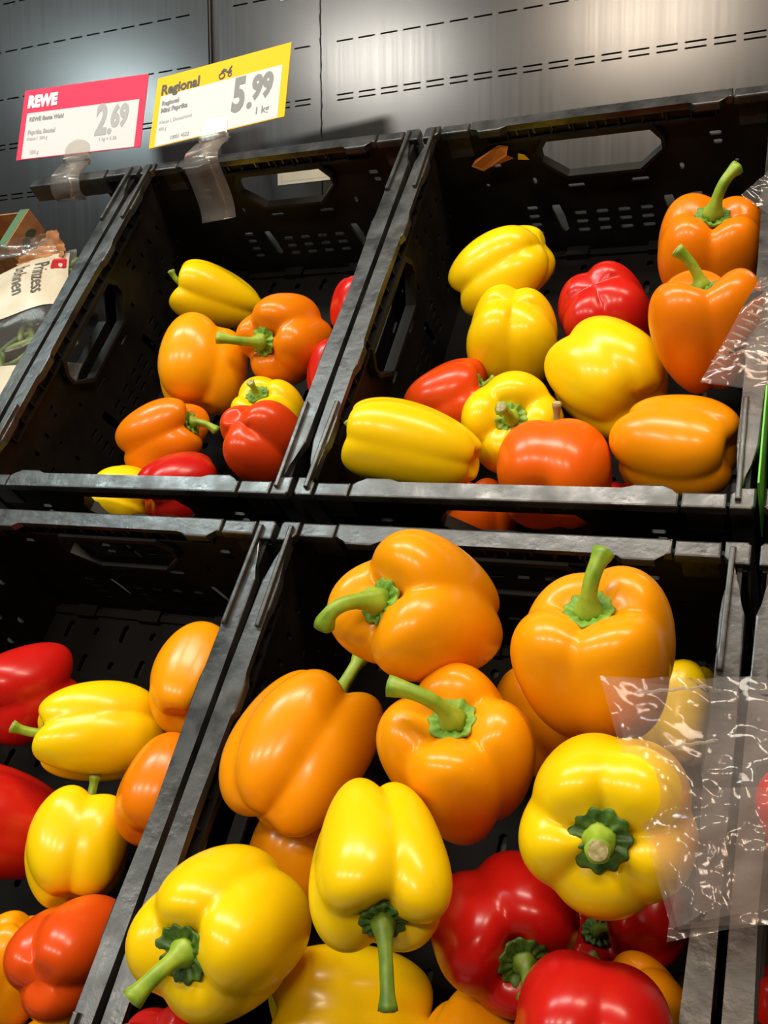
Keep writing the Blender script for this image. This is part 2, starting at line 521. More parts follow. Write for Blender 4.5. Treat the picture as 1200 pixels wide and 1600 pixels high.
def crate(u, v, label, stub=False, n=0.0):
    c = empty('folding_crate', frame(u, v, n), label=label, cat='crate', group='black folding crates on the sloping rack')
    def p(name, key): obj(name, CR[key], None, c)
    p('floor_panel', 'floor_panel')
    for k in ('front', 'left', 'right'): p('wall_panel', 'wall_'+k)
    p('wall_panel', 'wall_stub' if stub else 'wall_back')
    for i in range(4): p('corner_post', 'post%d' % i); p('locking_bar', 'bar%d' % i)
    p('side_rail', 'side_l'); p('side_rail', 'side_r')
    p('end_rail', 'rim_front_rail'); p('hinge_piece', 'rim_front_l'); p('hinge_piece', 'rim_front_r')
    p('hinge_piece', 'rim_back_r')
    if stub: p('end_rail', 'rim_stub')
    else: p('end_rail', 'rim_back_rail'); p('hinge_piece', 'rim_back_l')
    return c
off = (PITCH-CW)/2
LV = -GAP-CL
crate(off, 0, 'black crate of mixed peppers right of the yellow price card, top row')
crate(-PITCH+off, 0, 'black crate of mixed peppers below the yellow price card, top row')
crate(-2*PITCH+off, 0, 'black crate of bagged beans with its rear wall mostly open, top left', stub=True)
crate(PITCH+off, 0, 'black crate at the right edge holding film packs, top row')
crate(off, LV, 'black crate heaped with large orange and yellow peppers, bottom row')
crate(-PITCH+off, LV, 'black crate of peppers at the lower left, bottom row')
crate(PITCH+off, LV, 'black crate at the right edge under the clear bag, bottom row')

# ------------------------------------------------------------------ bell peppers
def smax(vals, k):
    m = max(vals)
    return m + math.log(sum(math.exp((v-m)*k) for v in vals))/k

def pepper_grid(dia, ratio, nl, taper, crease, rng):
    """rings of points (bottom to top) and a function for the height of the top surface"""
    NP, NT = 80, 44
    R = dia/2; H = dia*ratio
    ang = [2*math.pi*k/nl + (rng.uniform(-.16, .16) if k else 0) for k in range(nl)]
    off_ = [{3: .40, 4: .455, 5: .50}[nl]*rng.uniform(.92, 1.08) for _ in range(nl)]
    big = [rng.uniform(.89, 1.05) for _ in range(nl)]
    top = [rng.uniform(-.05, .06) for _ in range(nl)]
    bot = [rng.uniform(-.07, .07) for _ in range(nl)]
    prof = []
    for j in range(NP):
        f = 2*math.pi*j/NP
        vals = []
        for k in range(nl):
            d = off_[k]; r = (1-d)
            s = math.sin(f-ang[k])
            vals.append(big[k]*(d*math.cos(f-ang[k]) + math.sqrt(max(r*r-d*d*s*s, .02))))
        u = smax(vals, 34)
        w = [math.exp(6*math.cos(f-ang[k])) for k in range(nl)]
        sw = sum(w)
        prof.append((u, sum(a*b for a, b in zip(w, top))/sw, sum(a*b for a, b in zip(w, bot))/sw))
    um = max(p[0] for p in prof)
    bx, by = rng.uniform(-.05, .05)*dia, rng.uniform(-.05, .05)*dia
    ph = [rng.uniform(0, 6.28) for _ in range(4)]
    rows = []
    cav = rng.uniform(.16, .20); dim = rng.uniform(.07, .12)
    for i in range(NT+1):
        th = math.pi*i/NT
        s, c = math.sin(th), -math.cos(th)
        rho = s**.72
        z0 = math.copysign(abs(c)**.82, c)
        row = []
        for j in range(NP):
            u, tp, bt = prof[j]
            dpt = 1-u/um
            we = .52 + .62*abs(z0)**1.5
            pole = min(1, rho/(.35 if z0 > 0 else .62)); pole = pole*pole*(3-2*pole)
            r = R*rho*(1 - crease*we*dpt*((.3 if z0 > 0 else .05)+(.7 if z0 > 0 else .95)*pole))*(1 + taper*z0 - .05*taper)
            f = 2*math.pi*j/NP
            r *= 1 + .018*math.sin(2*f+ph[0]+2*z0) + .012*math.sin(3*f+ph[1]-3*z0)
            z = H/2*z0
            if z0 > 0:
                z -= H*cav*math.exp(-(rho/.46)**2)*1.0
                z += dia*(tp - .44*crease*dpt)*pole*z0**2
            else:
                z += H*dim*math.exp(-(rho/.38)**2)
                z += dia*(-bt + .25*crease*dpt)*pole*z0**2
            q = (z/H)
            row.append((r*math.cos(f)+bx*(q*q*4-.5), r*math.sin(f)+by*(q*q*4-.5), z))
        rows.append(row)
    return rows, NP, NT, (bx, by)

def pepper_body(rows, NP, NT):
    v = [rows[0][0]]; f = []
    for i in range(1, NT): v += rows[i]
    v.append(rows[NT][0])
    ix = lambda i, j: 1+(i-1)*NP+(j % NP)
    for j in range(NP):
        f.append((0, ix(1, j+1), ix(1, j)))
        f.append((len(v)-1, ix(NT-1, j), ix(NT-1, j+1)))
    for i in range(1, NT-1):
        for j in range(NP): f.append((ix(i, j), ix(i, j+1), ix(i+1, j+1), ix(i+1, j)))
    return mesh(v, f, smooth=True)

def top_height(rows, NP, NT, j, rr):
    """height of the cavity surface at radius rr in direction j"""
    cx, cy, _ = rows[NT][0]
    prev = (0.0, rows[NT][0][2])
    for i in range(NT-1, NT//2, -1):
        x, y, z = rows[i][j]
        d = math.hypot(x-cx, y-cy)
        if d >= rr:
            t = (rr-prev[0])/max(d-prev[0], 1e-6)
            return prev[1]+(z-prev[1])*t
        prev = (d, z)
    return prev[1]

def calyx_mesh(rows, NP, NT, rc, rng):
    cx, cy, cz = rows[NT][0]
    nb = rng.choice((10, 11, 12)); K = 80; ph = rng.uniform(0, 6)
    rad = [0, .25, .5, .75, .92, 1.0, .96]
    lift = [4.5, 4.0, 3.2, 2.6, 2.4, 1.4, -.6]
    v = [(cx, cy, cz+5)]; f = []
    for q in range(1, len(rad)):
        av = sum(top_height(rows, NP, NT, j, rc*rad[q]) for j in range(0, NP, 5))/(NP/5)
        for k in range(K):
            a = 2*math.pi*k/K
            sc = 1 + .07*math.cos(nb*a+ph) + .05*math.sin(2*a+ph)
            r = rc*rad[q]*(1+(sc-1)*rad[q]**2)
            ridge = 1.0*math.cos(nb*a+ph)*math.sin(math.pi*min(1, rad[q]))
            h = top_height(rows, NP, NT, int(k*NP/K) % NP, r)*.4 + av*.6
            v.append((cx+r*math.cos(a), cy+r*math.sin(a), h+lift[q]+ridge))
    ix = lambda q, k: 1+(q-1)*K+(k % K)
    for k in range(K): f.append((0, ix(1, k), ix(1, k+1)))
    for q in range(1, len(rad)-1):
        for k in range(K): f.append((ix(q, k), ix(q+1, k), ix(q+1, k+1), ix(q, k+1)))
    return mesh(v, f, smooth=True)

COLNAME = {'y': 'yellow', 'o': 'orange', 'r': 'red', 'v': 'orange red', 'w': 'orange red', 'p': 'orange'}
DRYSTEM = {'D10'}
DARKSTEM = {'A5', 'A8', 'A17', 'A16'}
DARKCALYX = {'A5', 'A6', 'A7', 'A8', 'A17', 'A16'}
LIGHTCALYX = {'A1', 'A2', 'A4', 'C3', 'D8'}
def bell_pepper(key, col, pos, dia, ratio, axis, lobe, nl, taper, crease, stem, label):
    rng = random.Random(sum(ord(c)*(i+7) for i, c in enumerate(key)))
    z = D(*axis).normalized()
    x = D(*lobe); x = (x - z*x.dot(z)).normalized()
    y = z.cross(x)
    m = Matrix((x, y, z)).transposed().to_4x4(); m.translation = W(*pos)
    root = empty('bell_pepper', m, label=label, cat='bell pepper', group='bell peppers in the crates')
    rows, NP, NT, _ = pepper_grid(dia, ratio, nl, taper, crease, rng)
    obj('body', pepper_body(rows, NP, NT), FLESH[col], root)
    if stem is None: return root
    ln_, sd, bend = stem
    k = dia/100
    obj('calyx', calyx_mesh(rows, NP, NT, (16.5 if key in DARKCALYX else 14.5)*k, rng), CALYXD if key in DARKCALYX else CALYXL if key in LIGHTCALYX else CALYX, root)
    p0 = Vector(rows[NT][0]) + Vector((0, 0, 2.5))
    wd = D(*sd).normalized()
    ld = Vector((wd.dot(x), wd.dot(y), wd.dot(z)))
    tip = p0 + ld*ln_ + Vector((0, 0, 6))
    ctl = p0 + Vector((0, 0, ln_*bend)) + ld*ln_*.12
    pts, rad = [], []
    N = 14
    r0 = min(4.6, 3.2+ln_*.045)*k*(.62 if key in DRYSTEM else 1)
    for i in range(N+1):
        t = i/N
        pts.append(p0*(1-t)**2 + ctl*2*t*(1-t) + tip*t*t)
        rad.append(r0*(1 + 1.0*math.exp(-(t/.16)**2) + .42*math.exp(-((1-t)/.14)**2)))
    bm = bmesh.new(); rings = tube(bm, pts, rad, 20, True, .05)
    st = obj('stem', bm_mesh(bm, smooth=True), DRY if key in DRYSTEM else (STEMD if key in DARKSTEM else STEM), root)
    # the pale cut face, slightly proud of the end of the stem
    d = (pts[-1]-pts[-2]).normalized()
    bm = bmesh.new(); tube(bm, [pts[-1]-d*.4, pts[-1]+d*.5, pts[-1]+d*.9], [rad[-1]*.78, rad[-1]*.78, rad[-1]*.5], 16)
    obj('cut_end', bm_mesh(bm), CUT, st)
    return root

# key, colour, centre (u, v, n), diameter, length/diameter, stem axis, a lobe's direction, lobes, taper, crease depth, stem (length, direction, bend), label
PEPPERS = [
    ('A1', 'o', (181.8,-128.2,43.3), 115.9, 1.20, (-0.379,-0.341,0.860), (0.302,0.854,0.424), 3, 0.26, 1.10, (40, (-0.668,-0.705,0.239), 1.00), 'orange bell pepper atop the lower middle crate, curled stem pointing left'),
    ('A2', 'o', (310.1,-146.1,35.0), 115.2, 1.02, (-0.027,0.260,0.965), (-0.551,-0.325,0.768), 4, 0.05, 0.75, (38, (0.243,0.827,0.507), 0.60), 'upright orange bell pepper in the lower middle crate with stem pointing straight up'),
    ('A3', 'o', (83.6,-227.7,-15.0), 110.5, 1.32, (0.205,0.964,-0.171), (0.937,-0.347,0.048), 4, 0.04, 1.00, (38, (0.147,0.960,-0.238), 0.60), 'long ridged orange bell pepper leaning on the left wall of the lower middle crate'),
    ('A4', 'o', (224.3,-227.9,16.4), 109.6, 1.28, (0.087,0.203,0.975), (0.155,-0.934,0.321), 4, 0.20, 1.15, (47, (-0.770,0.092,0.632), 0.55), 'orange bell pepper in the middle of the heap with thick stem slanting up left'),
    ('A5', 'y', (205.1,-317.1,72.4), 86.9, 1.30, (0.435,-0.850,0.297), (-0.340,0.120,0.933), 4, 0.20, 1.10, (44, (0.337,-0.940,0.047), 0.60), 'yellow bell pepper hanging upside down with dark stem pointing down'),
    ('A6', 'y', (90.5,-370.8,27.3), 112.7, 1.10, (-0.025,-0.513,0.858), (-0.257,0.835,0.487), 4, 0.02, 0.80, (37, (-0.351,-0.853,0.386), 0.50), 'yellow bell pepper at the front left of the lower middle crate, stem slanting down left'),
    ('A7', 'y', (340.4,-266.0,60.0), 108.5, 1.00, (0.014,-0.547,0.837), (-0.591,0.737,0.328), 5, 0.00, 0.90, (30, (0.213,-0.365,0.906), 0.50), 'yellow bell pepper facing the viewer with round stem stub, beside the clear bag'),
    ('A8', 'r', (266.2,-325.0,-19.0), 102.0, 1.05, (0.593,-0.558,0.581), (-0.744,-0.286,0.604), 3, 0.05, 1.20, (22, (0.213,-0.870,0.444), 0.60), 'red bell pepper below the yellow one, short green stem pointing down'),
    ('A9', 'r', (337.7,-382.0,21.4), 96.7, 1.00, (-0.219,0.603,-0.767), (-0.610,0.630,0.481), 4, 0.00, 0.90, None, 'bright red bell pepper cut off by the bottom edge of the picture'),
    ('A10', 'y', (148.0,-395.3,-77.4), 104.6, 1.30, (-0.864,-0.211,0.457), (0.070,0.716,0.695), 4, 0.06, 0.80, None, 'golden yellow bell pepper lying crosswise under the hanging stem at the bottom'),
    ('A11', 'o', (249.9,-401.0,-63.1), 84.6, 1.00, (-0.084,0.764,-0.640), (0.058,0.586,0.808), 4, 0.00, 0.80, None, 'orange bell pepper just showing at the bottom between golden and red ones'),
    ('A12', 'r', (55.6,-456.1,-10.0), 72.4, 1.00, (0.060,-0.665,-0.744), (0.076,0.828,0.556), 4, 0.00, 0.70, None, 'red bell pepper just showing at the bottom beside the crate divider'),
    ('A13', 'o', (252.2,-151.2,-85.0), 94.7, 1.00, (0.279,0.690,0.668), (0.380,-0.623,0.684), 4, 0.10, 0.80, None, 'shaded orange bell pepper wedged between two larger orange ones in the heap'),
    ('A14', 'o', (64.1,-291.1,-105.0), 92.2, 1.00, (0.299,0.901,0.316), (0.575,-0.461,0.676), 4, 0.10, 0.80, None, 'shaded orange bell pepper deep below the ridged orange one'),
    ('A15', 'r', (340.2,-281.4,-121.7), 65.2, 1.00, (0.199,0.880,-0.432), (0.310,-0.494,0.812), 4, 0.10, 0.90, None, 'dark red bell pepper in shade under the yellow one facing the viewer'),
    ('A16', 'o', (345.1,-342.3,-108.1), 70.2, 1.05, (-0.535,0.353,0.767), (0.396,0.329,0.858), 4, 0.05, 0.90, (22, (-0.584,0.430,0.689), 0.60), 'shaded orange bell pepper deep in the lower right corner of the lower middle crate'),
    ('A17', 'r', (298.8,-298.9,-163.2), 68.8, 1.00, (0.183,0.301,0.936), (0.438,0.290,0.851), 4, 0.05, 0.90, (34, (0.970,-0.069,0.235), 0.50), 'dark red bell pepper deep in shade with its stem lying sideways'),
    ('A18', 'y', (344.6,-126.3,-99.0), 75.4, 1.25, (-0.024,0.988,0.150), (0.470,-0.300,0.830), 4, 0.05, 0.90, None, 'yellow bell pepper behind the clear bag at the right crate wall'),
    ('B1', 'r', (-284.0,-184.9,-95.0), 96.9, 1.20, (0.370,0.726,-0.579), (0.197,0.446,0.873), 3, -0.05, 0.90, None, 'red bell pepper at the left edge of the lower left crate, behind the yellow one'),
    ('B2', 'y', (-159.9,-220.8,-72.9), 95.9, 1.36, (-0.683,-0.399,0.612), (0.620,-0.575,0.534), 4, -0.04, 0.95, (26, (-0.706,-0.093,0.702), 0.50), 'yellow bell pepper lying on its side with its stem pointing left'),
    ('B3', 'o', (-68.9,-159.0,-70.9), 100.9, 1.08, (-0.108,0.938,-0.330), (-0.063,-0.105,0.992), 3, 0.10, 0.70, None, 'orange bell pepper at the back of the lower left crate, against the divider'),
    ('B4', 'r', (-234.6,-317.3,-89.8), 103.7, 1.40, (-0.667,-0.117,0.736), (0.528,0.311,0.790), 4, 0.20, 0.60, None, 'red bell pepper at the left edge pointing right, under the yellow one on its side'),
    ('B5', 'y', (-128.9,-319.6,-73.2), 96.2, 1.06, (-0.253,0.966,-0.063), (-0.075,-0.301,0.951), 4, 0.04, 0.90, (18, (-0.008,0.952,0.307), 0.50), 'yellow bell pepper standing stem up below the one on its side'),
    ('B6', 'p', (-54.7,-268.4,-59.7), 85.8, 1.15, (-0.097,0.955,-0.281), (0.203,-0.067,0.977), 3, 0.05, 0.60, None, 'orange bell pepper against the divider right of the stem up yellow one'),
    ('B7', 'v', (-82.6,-406.2,-54.0), 93.7, 1.12, (-0.179,0.522,-0.834), (0.571,0.807,0.146), 3, 0.02, 1.10, None, 'red bell pepper with deep crease at the bottom of the lower left crate'),
    ('B8', 'o', (-164.0,-426.7,-90.5), 80.5, 1.15, (-0.376,-0.835,-0.402), (0.245,0.212,0.946), 4, 0.05, 0.90, None, 'orange bell pepper at the bottom left edge beside the creased red one'),
    ('B9', 'o', (-95.8,-474.2,-110.0), 77.0, 1.10, (0.783,0.616,-0.080), (0.177,0.264,0.948), 4, 0.05, 0.90, None, 'orange bell pepper just showing under the creased red one'),
    ('C1', 'y', (-298.7,389.6,-120.0), 82.6, 1.58, (-0.740,-0.130,0.660), (0.579,-0.101,0.809), 4, 0.22, 0.70, (20, (-0.338,0.346,0.875), 0.50), 'yellow bell pepper lying at the back of the upper left crate, tapering right'),
    ('C2', 'o', (-250.0,246.3,-95.0), 112.9, 1.08, (-0.182,0.960,0.213), (0.046,-0.577,0.816), 3, 0.00, 0.85, None, 'orange bell pepper without visible stem left in the upper left crate'),
    ('C3', 'p', (-143.3,278.2,-87.8), 109.8, 1.10, (-0.124,-0.712,0.691), (0.262,0.719,0.644), 4, 0.02, 1.05, (46, (-0.739,-0.338,0.583), 0.45), 'orange bell pepper with long green stem pointing left in the upper left crate'),
    ('C4', 'r', (-61.2,335.4,-97.2), 75.3, 1.10, (-0.000,0.921,0.389), (-0.110,-0.610,0.784), 4, 0.00, 0.80, None, 'red bell pepper at the back right of the upper left crate behind the divider'),
    ('C5', 'r', (-67.4,236.5,-101.3), 69.6, 1.10, (-0.035,0.941,0.335), (-0.084,-0.568,0.819), 4, 0.00, 0.80, None, 'red bell pepper right of the orange one with long stem, half behind the divider'),
    ('C6', 'y', (-137.3,178.7,-105.1), 88.7, 1.00, (0.002,0.123,0.992), (0.059,0.054,0.997), 4, 0.00, 0.90, (14, (0.063,-0.035,0.997), 0.50), 'small part of a yellow bell pepper behind the creased red one'),
    ('C7', 'p', (-246.9,133.3,-85.0), 92.2, 1.22, (0.909,0.397,0.127), (0.240,0.252,0.937), 3, -0.04, 1.10, (26, (0.823,-0.121,-0.556), 0.45), 'orange bell pepper at the front of the upper left crate, green stem pointing right'),
    ('C8', 'v', (-89.9,100.9,-55.0), 90.6, 1.04, (0.286,0.018,-0.958), (0.661,0.483,0.575), 3, 0.00, 1.20, None, 'orange red bell pepper with shining crease at the front right of the upper left crate'),
    ('C9', 'r', (-179.8,50.5,-75.5), 88.9, 1.05, (0.537,0.660,-0.525), (0.423,0.192,0.886), 4, 0.00, 0.80, None, 'red bell pepper low behind the front rim of the upper left crate'),
    ('C10', 'y', (-263.5,43.4,-84.1), 79.2, 1.00, (-0.931,-0.007,0.365), (0.456,0.215,0.864), 4, 0.00, 0.80, None, 'yellow bell pepper low behind the front rim seen through the handle slot'),
    ('D1', 'y', (105.2,365.5,-85.3), 94.1, 1.34, (-0.871,-0.405,-0.277), (-0.220,-0.005,0.976), 4, -0.02, 1.00, None, 'yellow bell pepper at the back of the upper right crate, lobes pointing up right'),
    ('D2', 'y', (134.1,274.4,-95.9), 103.7, 1.04, (-0.202,-0.205,-0.958), (-0.398,-0.533,0.746), 4, 0.03, 1.00, None, 'yellow bell pepper below the back one, lobed bottom end turned upwards'),
    ('D3', 'r', (226.7,315.7,-110.0), 104.4, 1.05, (0.135,0.010,-0.991), (-0.509,0.098,0.855), 4, 0.00, 0.90, None, 'red bell pepper at the back of the upper right crate between yellow and orange'),
    ('D4', 'y', (251.1,192.1,-67.9), 107.7, 1.10, (-0.736,0.674,-0.062), (-0.151,-0.798,0.583), 4, 0.00, 0.75, (16, (-0.819,0.300,0.488), 0.50), 'large plain yellow bell pepper in the middle of the upper right crate'),
    ('D5', 'p', (331.2,347.9,-60.0), 110.7, 1.05, (0.142,0.147,0.979), (-0.648,-0.654,0.390), 4, 0.04, 0.95, (43, (0.498,0.552,0.669), 0.75), 'upright orange bell pepper at the back with tall curved stem'),
    ('D6', 'p', (344.8,197.4,-16.7), 94.8, 1.30, (-0.051,0.475,0.879), (-0.673,-0.556,0.487), 3, 0.32, 1.00, (34, (-0.568,0.382,0.729), 0.50), 'tapered orange bell pepper with short clipped stem, in front of the upright one'),
    ('D7', 'v', (85.4,188.8,-97.9), 85.6, 1.20, (0.872,0.473,0.126), (0.031,0.148,0.989), 4, 0.00, 0.70, (10, (0.803,0.402,0.441), 0.50), 'orange red bell pepper half hidden behind the long yellow one'),
    ('D8', 'y', (165.4,139.3,-71.8), 102.9, 1.00, (0.272,-0.470,0.839), (0.106,0.800,0.590), 4, 0.00, 1.00, (24, (-0.085,-0.297,0.951), 0.40), 'yellow bell pepper facing the viewer with fat green stem, in the upper right crate'),
    ('D9', 'y', (92.1,72.4,-21.3), 81.8, 1.74, (-0.940,0.013,0.341), (0.377,-0.060,0.924), 4, 0.16, 0.55, (14, (-0.522,0.750,0.407), 0.50), 'long yellow bell pepper lying along the front rim of the upper right crate'),
    ('D10', 'w', (227.9,60.7,-45.0), 108.6, 0.90, (-0.150,0.986,-0.080), (-0.589,-0.301,0.750), 4, 0.00, 0.75, (34, (0.006,0.749,0.662), 0.60), 'orange red bell pepper at the front rim with thin upright dry stem'),
    ('D11', 'o', (328.9,89.9,-40.0), 89.5, 1.24, (-0.964,0.227,-0.135), (0.141,-0.556,0.819), 4, -0.02, 0.70, None, 'orange bell pepper at the front right corner of the upper right crate'),
    ('D12', 'w', (142.6,56.4,-103.2), 72.5, 1.00, (0.217,0.583,0.783), (0.154,-0.019,0.988), 4, -0.02, 0.90, None, 'orange red bell pepper low behind the front rim, beneath the long yellow one'),
    ('D13', 'r', (278.9,81.0,-136.7), 72.4, 1.00, (0.165,0.566,0.808), (0.030,-0.028,0.999), 4, -0.02, 0.90, None, 'red bell pepper low behind the front rim of the upper right crate'),
    ('E1', 'r', (438.1,-326.8,-105.3), 71.1, 1.00, (-0.061,0.849,0.525), (-0.198,0.359,0.912), 4, -0.02, 0.90, None, 'red bell pepper under clear film at the lower right edge'),
    ('E2', 'r', (451.0,-226.3,-15.0), 80.4, 1.00, (-0.011,0.758,0.652), (-0.181,0.224,0.958), 4, -0.02, 0.90, None, 'red bell pepper wrapped in the clear bag on the right'),
]
for row in PEPPERS: bell_pepper(*row)

# ------------------------------------------------------------------ price cards with clear clips
def text_mesh(s, size, sx=1.0, bold=0.0, shear=0.0, align='LEFT'):
    cu = bpy.data.curves.new('t', 'FONT'); cu.body = s; cu.size = size/1000
    cu.offset = bold/1000; cu.shear = shear; cu.align_x = align; cu.resolution_u = 3
    to = bpy.data.objects.new('t', cu); COL.objects.link(to)
    me = bpy.data.meshes.new_from_object(to.evaluated_get(bpy.context.evaluated_depsgraph_get()))
    bpy.data.objects.remove(to); bpy.data.curves.remove(cu)
    me.transform(Matrix.Diagonal((sx, 1, 1, 1)))
    me.materials.clear()
    return me
def put_text(parent, s, x, y, size, mat, z=1.0, name='printed_text', rot=0, **k):
    o = obj(name, text_mesh(s, size, **k), mat, parent)
    o.matrix_local = Matrix.Translation((x/1000, y/1000, z/1000)) @ Matrix.Rotation(rot, 4, 'Z')
    return o
def axes_frame(pos, xa, ya):
    x = D(*xa).normalized(); y = D(*ya); y = (y-x*y.dot(x)).normalized(); z = x.cross(y)
    m = Matrix((x, y, z)).transposed().to_4x4(); m.translation = W(*pos)
    return m

def card(name, pos, xa, ya, mat, w, h, strip, label, bow=0.0):
    root = empty(name, axes_frame(pos, xa, ya), label=label, cat='price sign', group='price cards clipped to the crates')
    bm = bmesh.new(); add_box(bm, -w/2, w/2, -h/2, h/2, -.6, .4); obj('card_back', bm_mesh(bm), mat, root)
    bm = bmesh.new(); add_box(bm, -w/2+9, w/2-10, -h/2+1, h/2-strip, .3, .65); obj('paper_insert', bm_mesh(bm), PAPER, root)
    return root
W1, H1 = 205, 106
c1 = card('price_card', (-521.6, 595.8, 34.5), (.997, .051, -.061), (-.02, .906, .422), PINK, W1, H1, 36, 'pink and white price card reading 2.69 at the far left')
put_text(c1, 'REWE', -94, 26, 24, WHITEINK, sx=.78, bold=1.6)
put_text(c1, '2', 26, -27, 61, INKL, sx=.60, bold=2.6); put_text(c1, '.', 46, -27, 40, INKL, sx=.8, bold=2.0)
put_text(c1, '69', 50, -18, 43, INKL, sx=.64, bold=2.2)
put_text(c1, 'REWE Beste Wahl', -88, 4, 9, INKG, sx=.85, bold=.3); put_text(c1, 'Paprika Beutel', -88, -16, 9.5, INKL, sx=.85, bold=.3)
put_text(c1, 'Klasse I  500 g', -88, -25, 7, INKL, sx=.85); put_text(c1, '1 kg = 5.38', 34, -38, 7, INKL, sx=.9)
put_text(c1, '500 g', -80, -46, 8, INKL, sx=.85)
c2 = card('price_card', (-283.7, 579.6, 43.5), (.997, .060, .051), (-.074, .938, .338), YELLOW, W1, H1, 30, 'yellow and white regional price card reading 5.99')
put_text(c2, 'Regional', -94, 25, 21, INK, sx=.86, bold=.7)
put_text(c2, '5', 22, -27, 66, INKG, sx=.60, bold=3.0); put_text(c2, '.', 45, -27, 44, INKG, sx=.8, bold=2.2)
put_text(c2, '99', 51, -16, 46, INKG, sx=.66, bold=2.4); put_text(c2, '1 kg', 58, -40, 14, INKG, sx=.9, bold=.3)
put_text(c2, 'Regional', -90, 8, 9, INKG, sx=.9, bold=.4); put_text(c2, 'Mini Paprika', -90, -3, 9.5, INKG, sx=.9, bold=.5)
put_text(c2, 'Klasse I, Deutschland', -90, -20, 7.5, INKL, sx=.8); put_text(c2, '400 g', -90, -30, 7, INKL, sx=.8); put_text(c2, '10001 4522', -70, -47, 8, INKG, sx=.8)
# little tractor mark on the yellow strip
bm = bmesh.new()
def ring2(cx, cy, r0, r1, k=20):
    add_slab(bm, [(cx+r1*math.cos(2*math.pi*i/k), cy+r1*math.sin(2*math.pi*i/k)) for i in range(k)],
             [[(cx+r0*math.cos(2*math.pi*i/k), cy+r0*math.sin(2*math.pi*i/k)) for i in range(k)]], lambda x, y, d: Vector((x, y, 1.0+d)), .15)
ring2(0, 0, 3.2, 5.0); ring2(12, -1.6, 1.8, 3.2)
for pl in ([(-2, 6), (2, 10), (7, 8), (6, 5)], [(5, 4), (14, 6), (15, 2.5), (9, 1.5)], [(10, 6), (14, 11), (15.5, 10), (12, 5)]):
    add_prism(bm, pl, 1.0, 1.15)
o = obj('printed_mark', bm_mesh(bm), INK, c2); o.matrix_local = Matrix.Translation((.002, .030, 0)) @ Matrix.Rotation(.05, 4, 'Z')

def clip(pos, xa, ya, prof, w, label, grip_w=40):
    """a clear holder: rounded grip on the card's foot and a springy curved tongue; prof in the (y, z) plane of the card"""
    root = empty('price_clip', axes_frame(pos, xa, ya), label=label, cat='clip', group='clear clips holding the price cards')
    bm = bmesh.new()
    # grip: two half-round jaws round the foot of the card
    pl = [(-grip_w/2, -8), (grip_w/2, -8)] + [(grip_w/2*math.cos(a), 6+14*math.sin(a)) for a in [math.pi*i/12 for i in range(13)]]
    add_prism(bm, pl, 1.4, 3.0, .6)
    add_prism(bm, pl, -3.2, -1.6)
    obj('grip_jaw', bm_mesh(bm), CLIP, root)
    bm = bmesh.new()
    tube(bm, [Vector((-grip_w/2+2, -11, .5)), Vector((grip_w/2-2, -11, .5))], [6.5, 6.5], 20)
    obj('grip_roll', bm_mesh(bm, smooth=True), CLIP, root)
    v, f = [], []
    k = len(prof)
    # smooth the profile
    P = []
    for i in range(k-1):
        p0, p1, p2, p3 = (Vector(prof[max(i-1, 0)]), Vector(prof[i]), Vector(prof[i+1]), Vector(prof[min(i+2, k-1)]))
        for q in range(6):
            t = q/6
            P.append(.5*((2*p1)+(p2-p0)*t+(2*p0-5*p1+4*p2-p3)*t*t+(3*p1-p0-3*p2+p3)*t**3))
    P.append(Vector(prof[-1]))
    n = len(P)
    for i, p in enumerate(P):
        t = (P[min(i+1, n-1)]-P[max(i-1, 0)]).normalized(); nn = Vector((-t.y, t.x))*.8
        for sx in (-1, 1):
            for q in (p+nn, p-nn): v.append((sx*w/2, q.x, q.y))
    for i in range(n-1):
        a, b = 4*i, 4*i+4
        f += [(a, a+2, b+2, b), (a+1, b+1, b+3, a+3), (a, b, b+1, a+1), (a+2, a+3, b+3, b+2)]
    f += [(0, 1, 3, 2), (4*n-4, 4*n-2, 4*n-1, 4*n-3)]
    obj('curved_tongue', mesh(v, f, smooth=True), CLIP, root)
    return root
clip((-519, 548, 12), (.997, .051, -.061), (-.02, .906, .422), [(-12, 0), (-26, 10), (-44, 20), (-62, 14), (-68, 0)], 46, 'clear plastic clip under the pink price card')
clip((-280, 532, 26.5), (.997, .060, .051), (-.074, .938, .338), [(-12, 0), (-26, 10), (-42, 20), (-58, 18), (-74, -2), (-92, -22), (-108, -30)], 50, 'clear plastic clip under the yellow price card hanging into the crate')

# white notes on the steel wall
def note(u, s, w, h, label):
    o = empty('paper_note', wall_frame(u, s, .4), label=label, cat='note')
    bm = bmesh.new(); add_box(bm, -w/2, w/2, -h/2, h/2, 0, .4); obj('sheet', bm_mesh(bm), CREAM, o)
    bm = bmesh.new(); add_box(bm, -w/2+6, w/2-8, -h/2+4, -h/2+4.8, .4, .5); add_box(bm, -w/2+6, -w/2+6.8, -h/2+4, h/2-6, .4, .5); obj('printed_line', bm_mesh(bm), INKL, o)
note(-238, -186, 112, 52, 'cream paper note on the steel wall seen through the crate handle')
note(-265, 48, 40, 14, 'small cream note at the top edge of the steel wall')

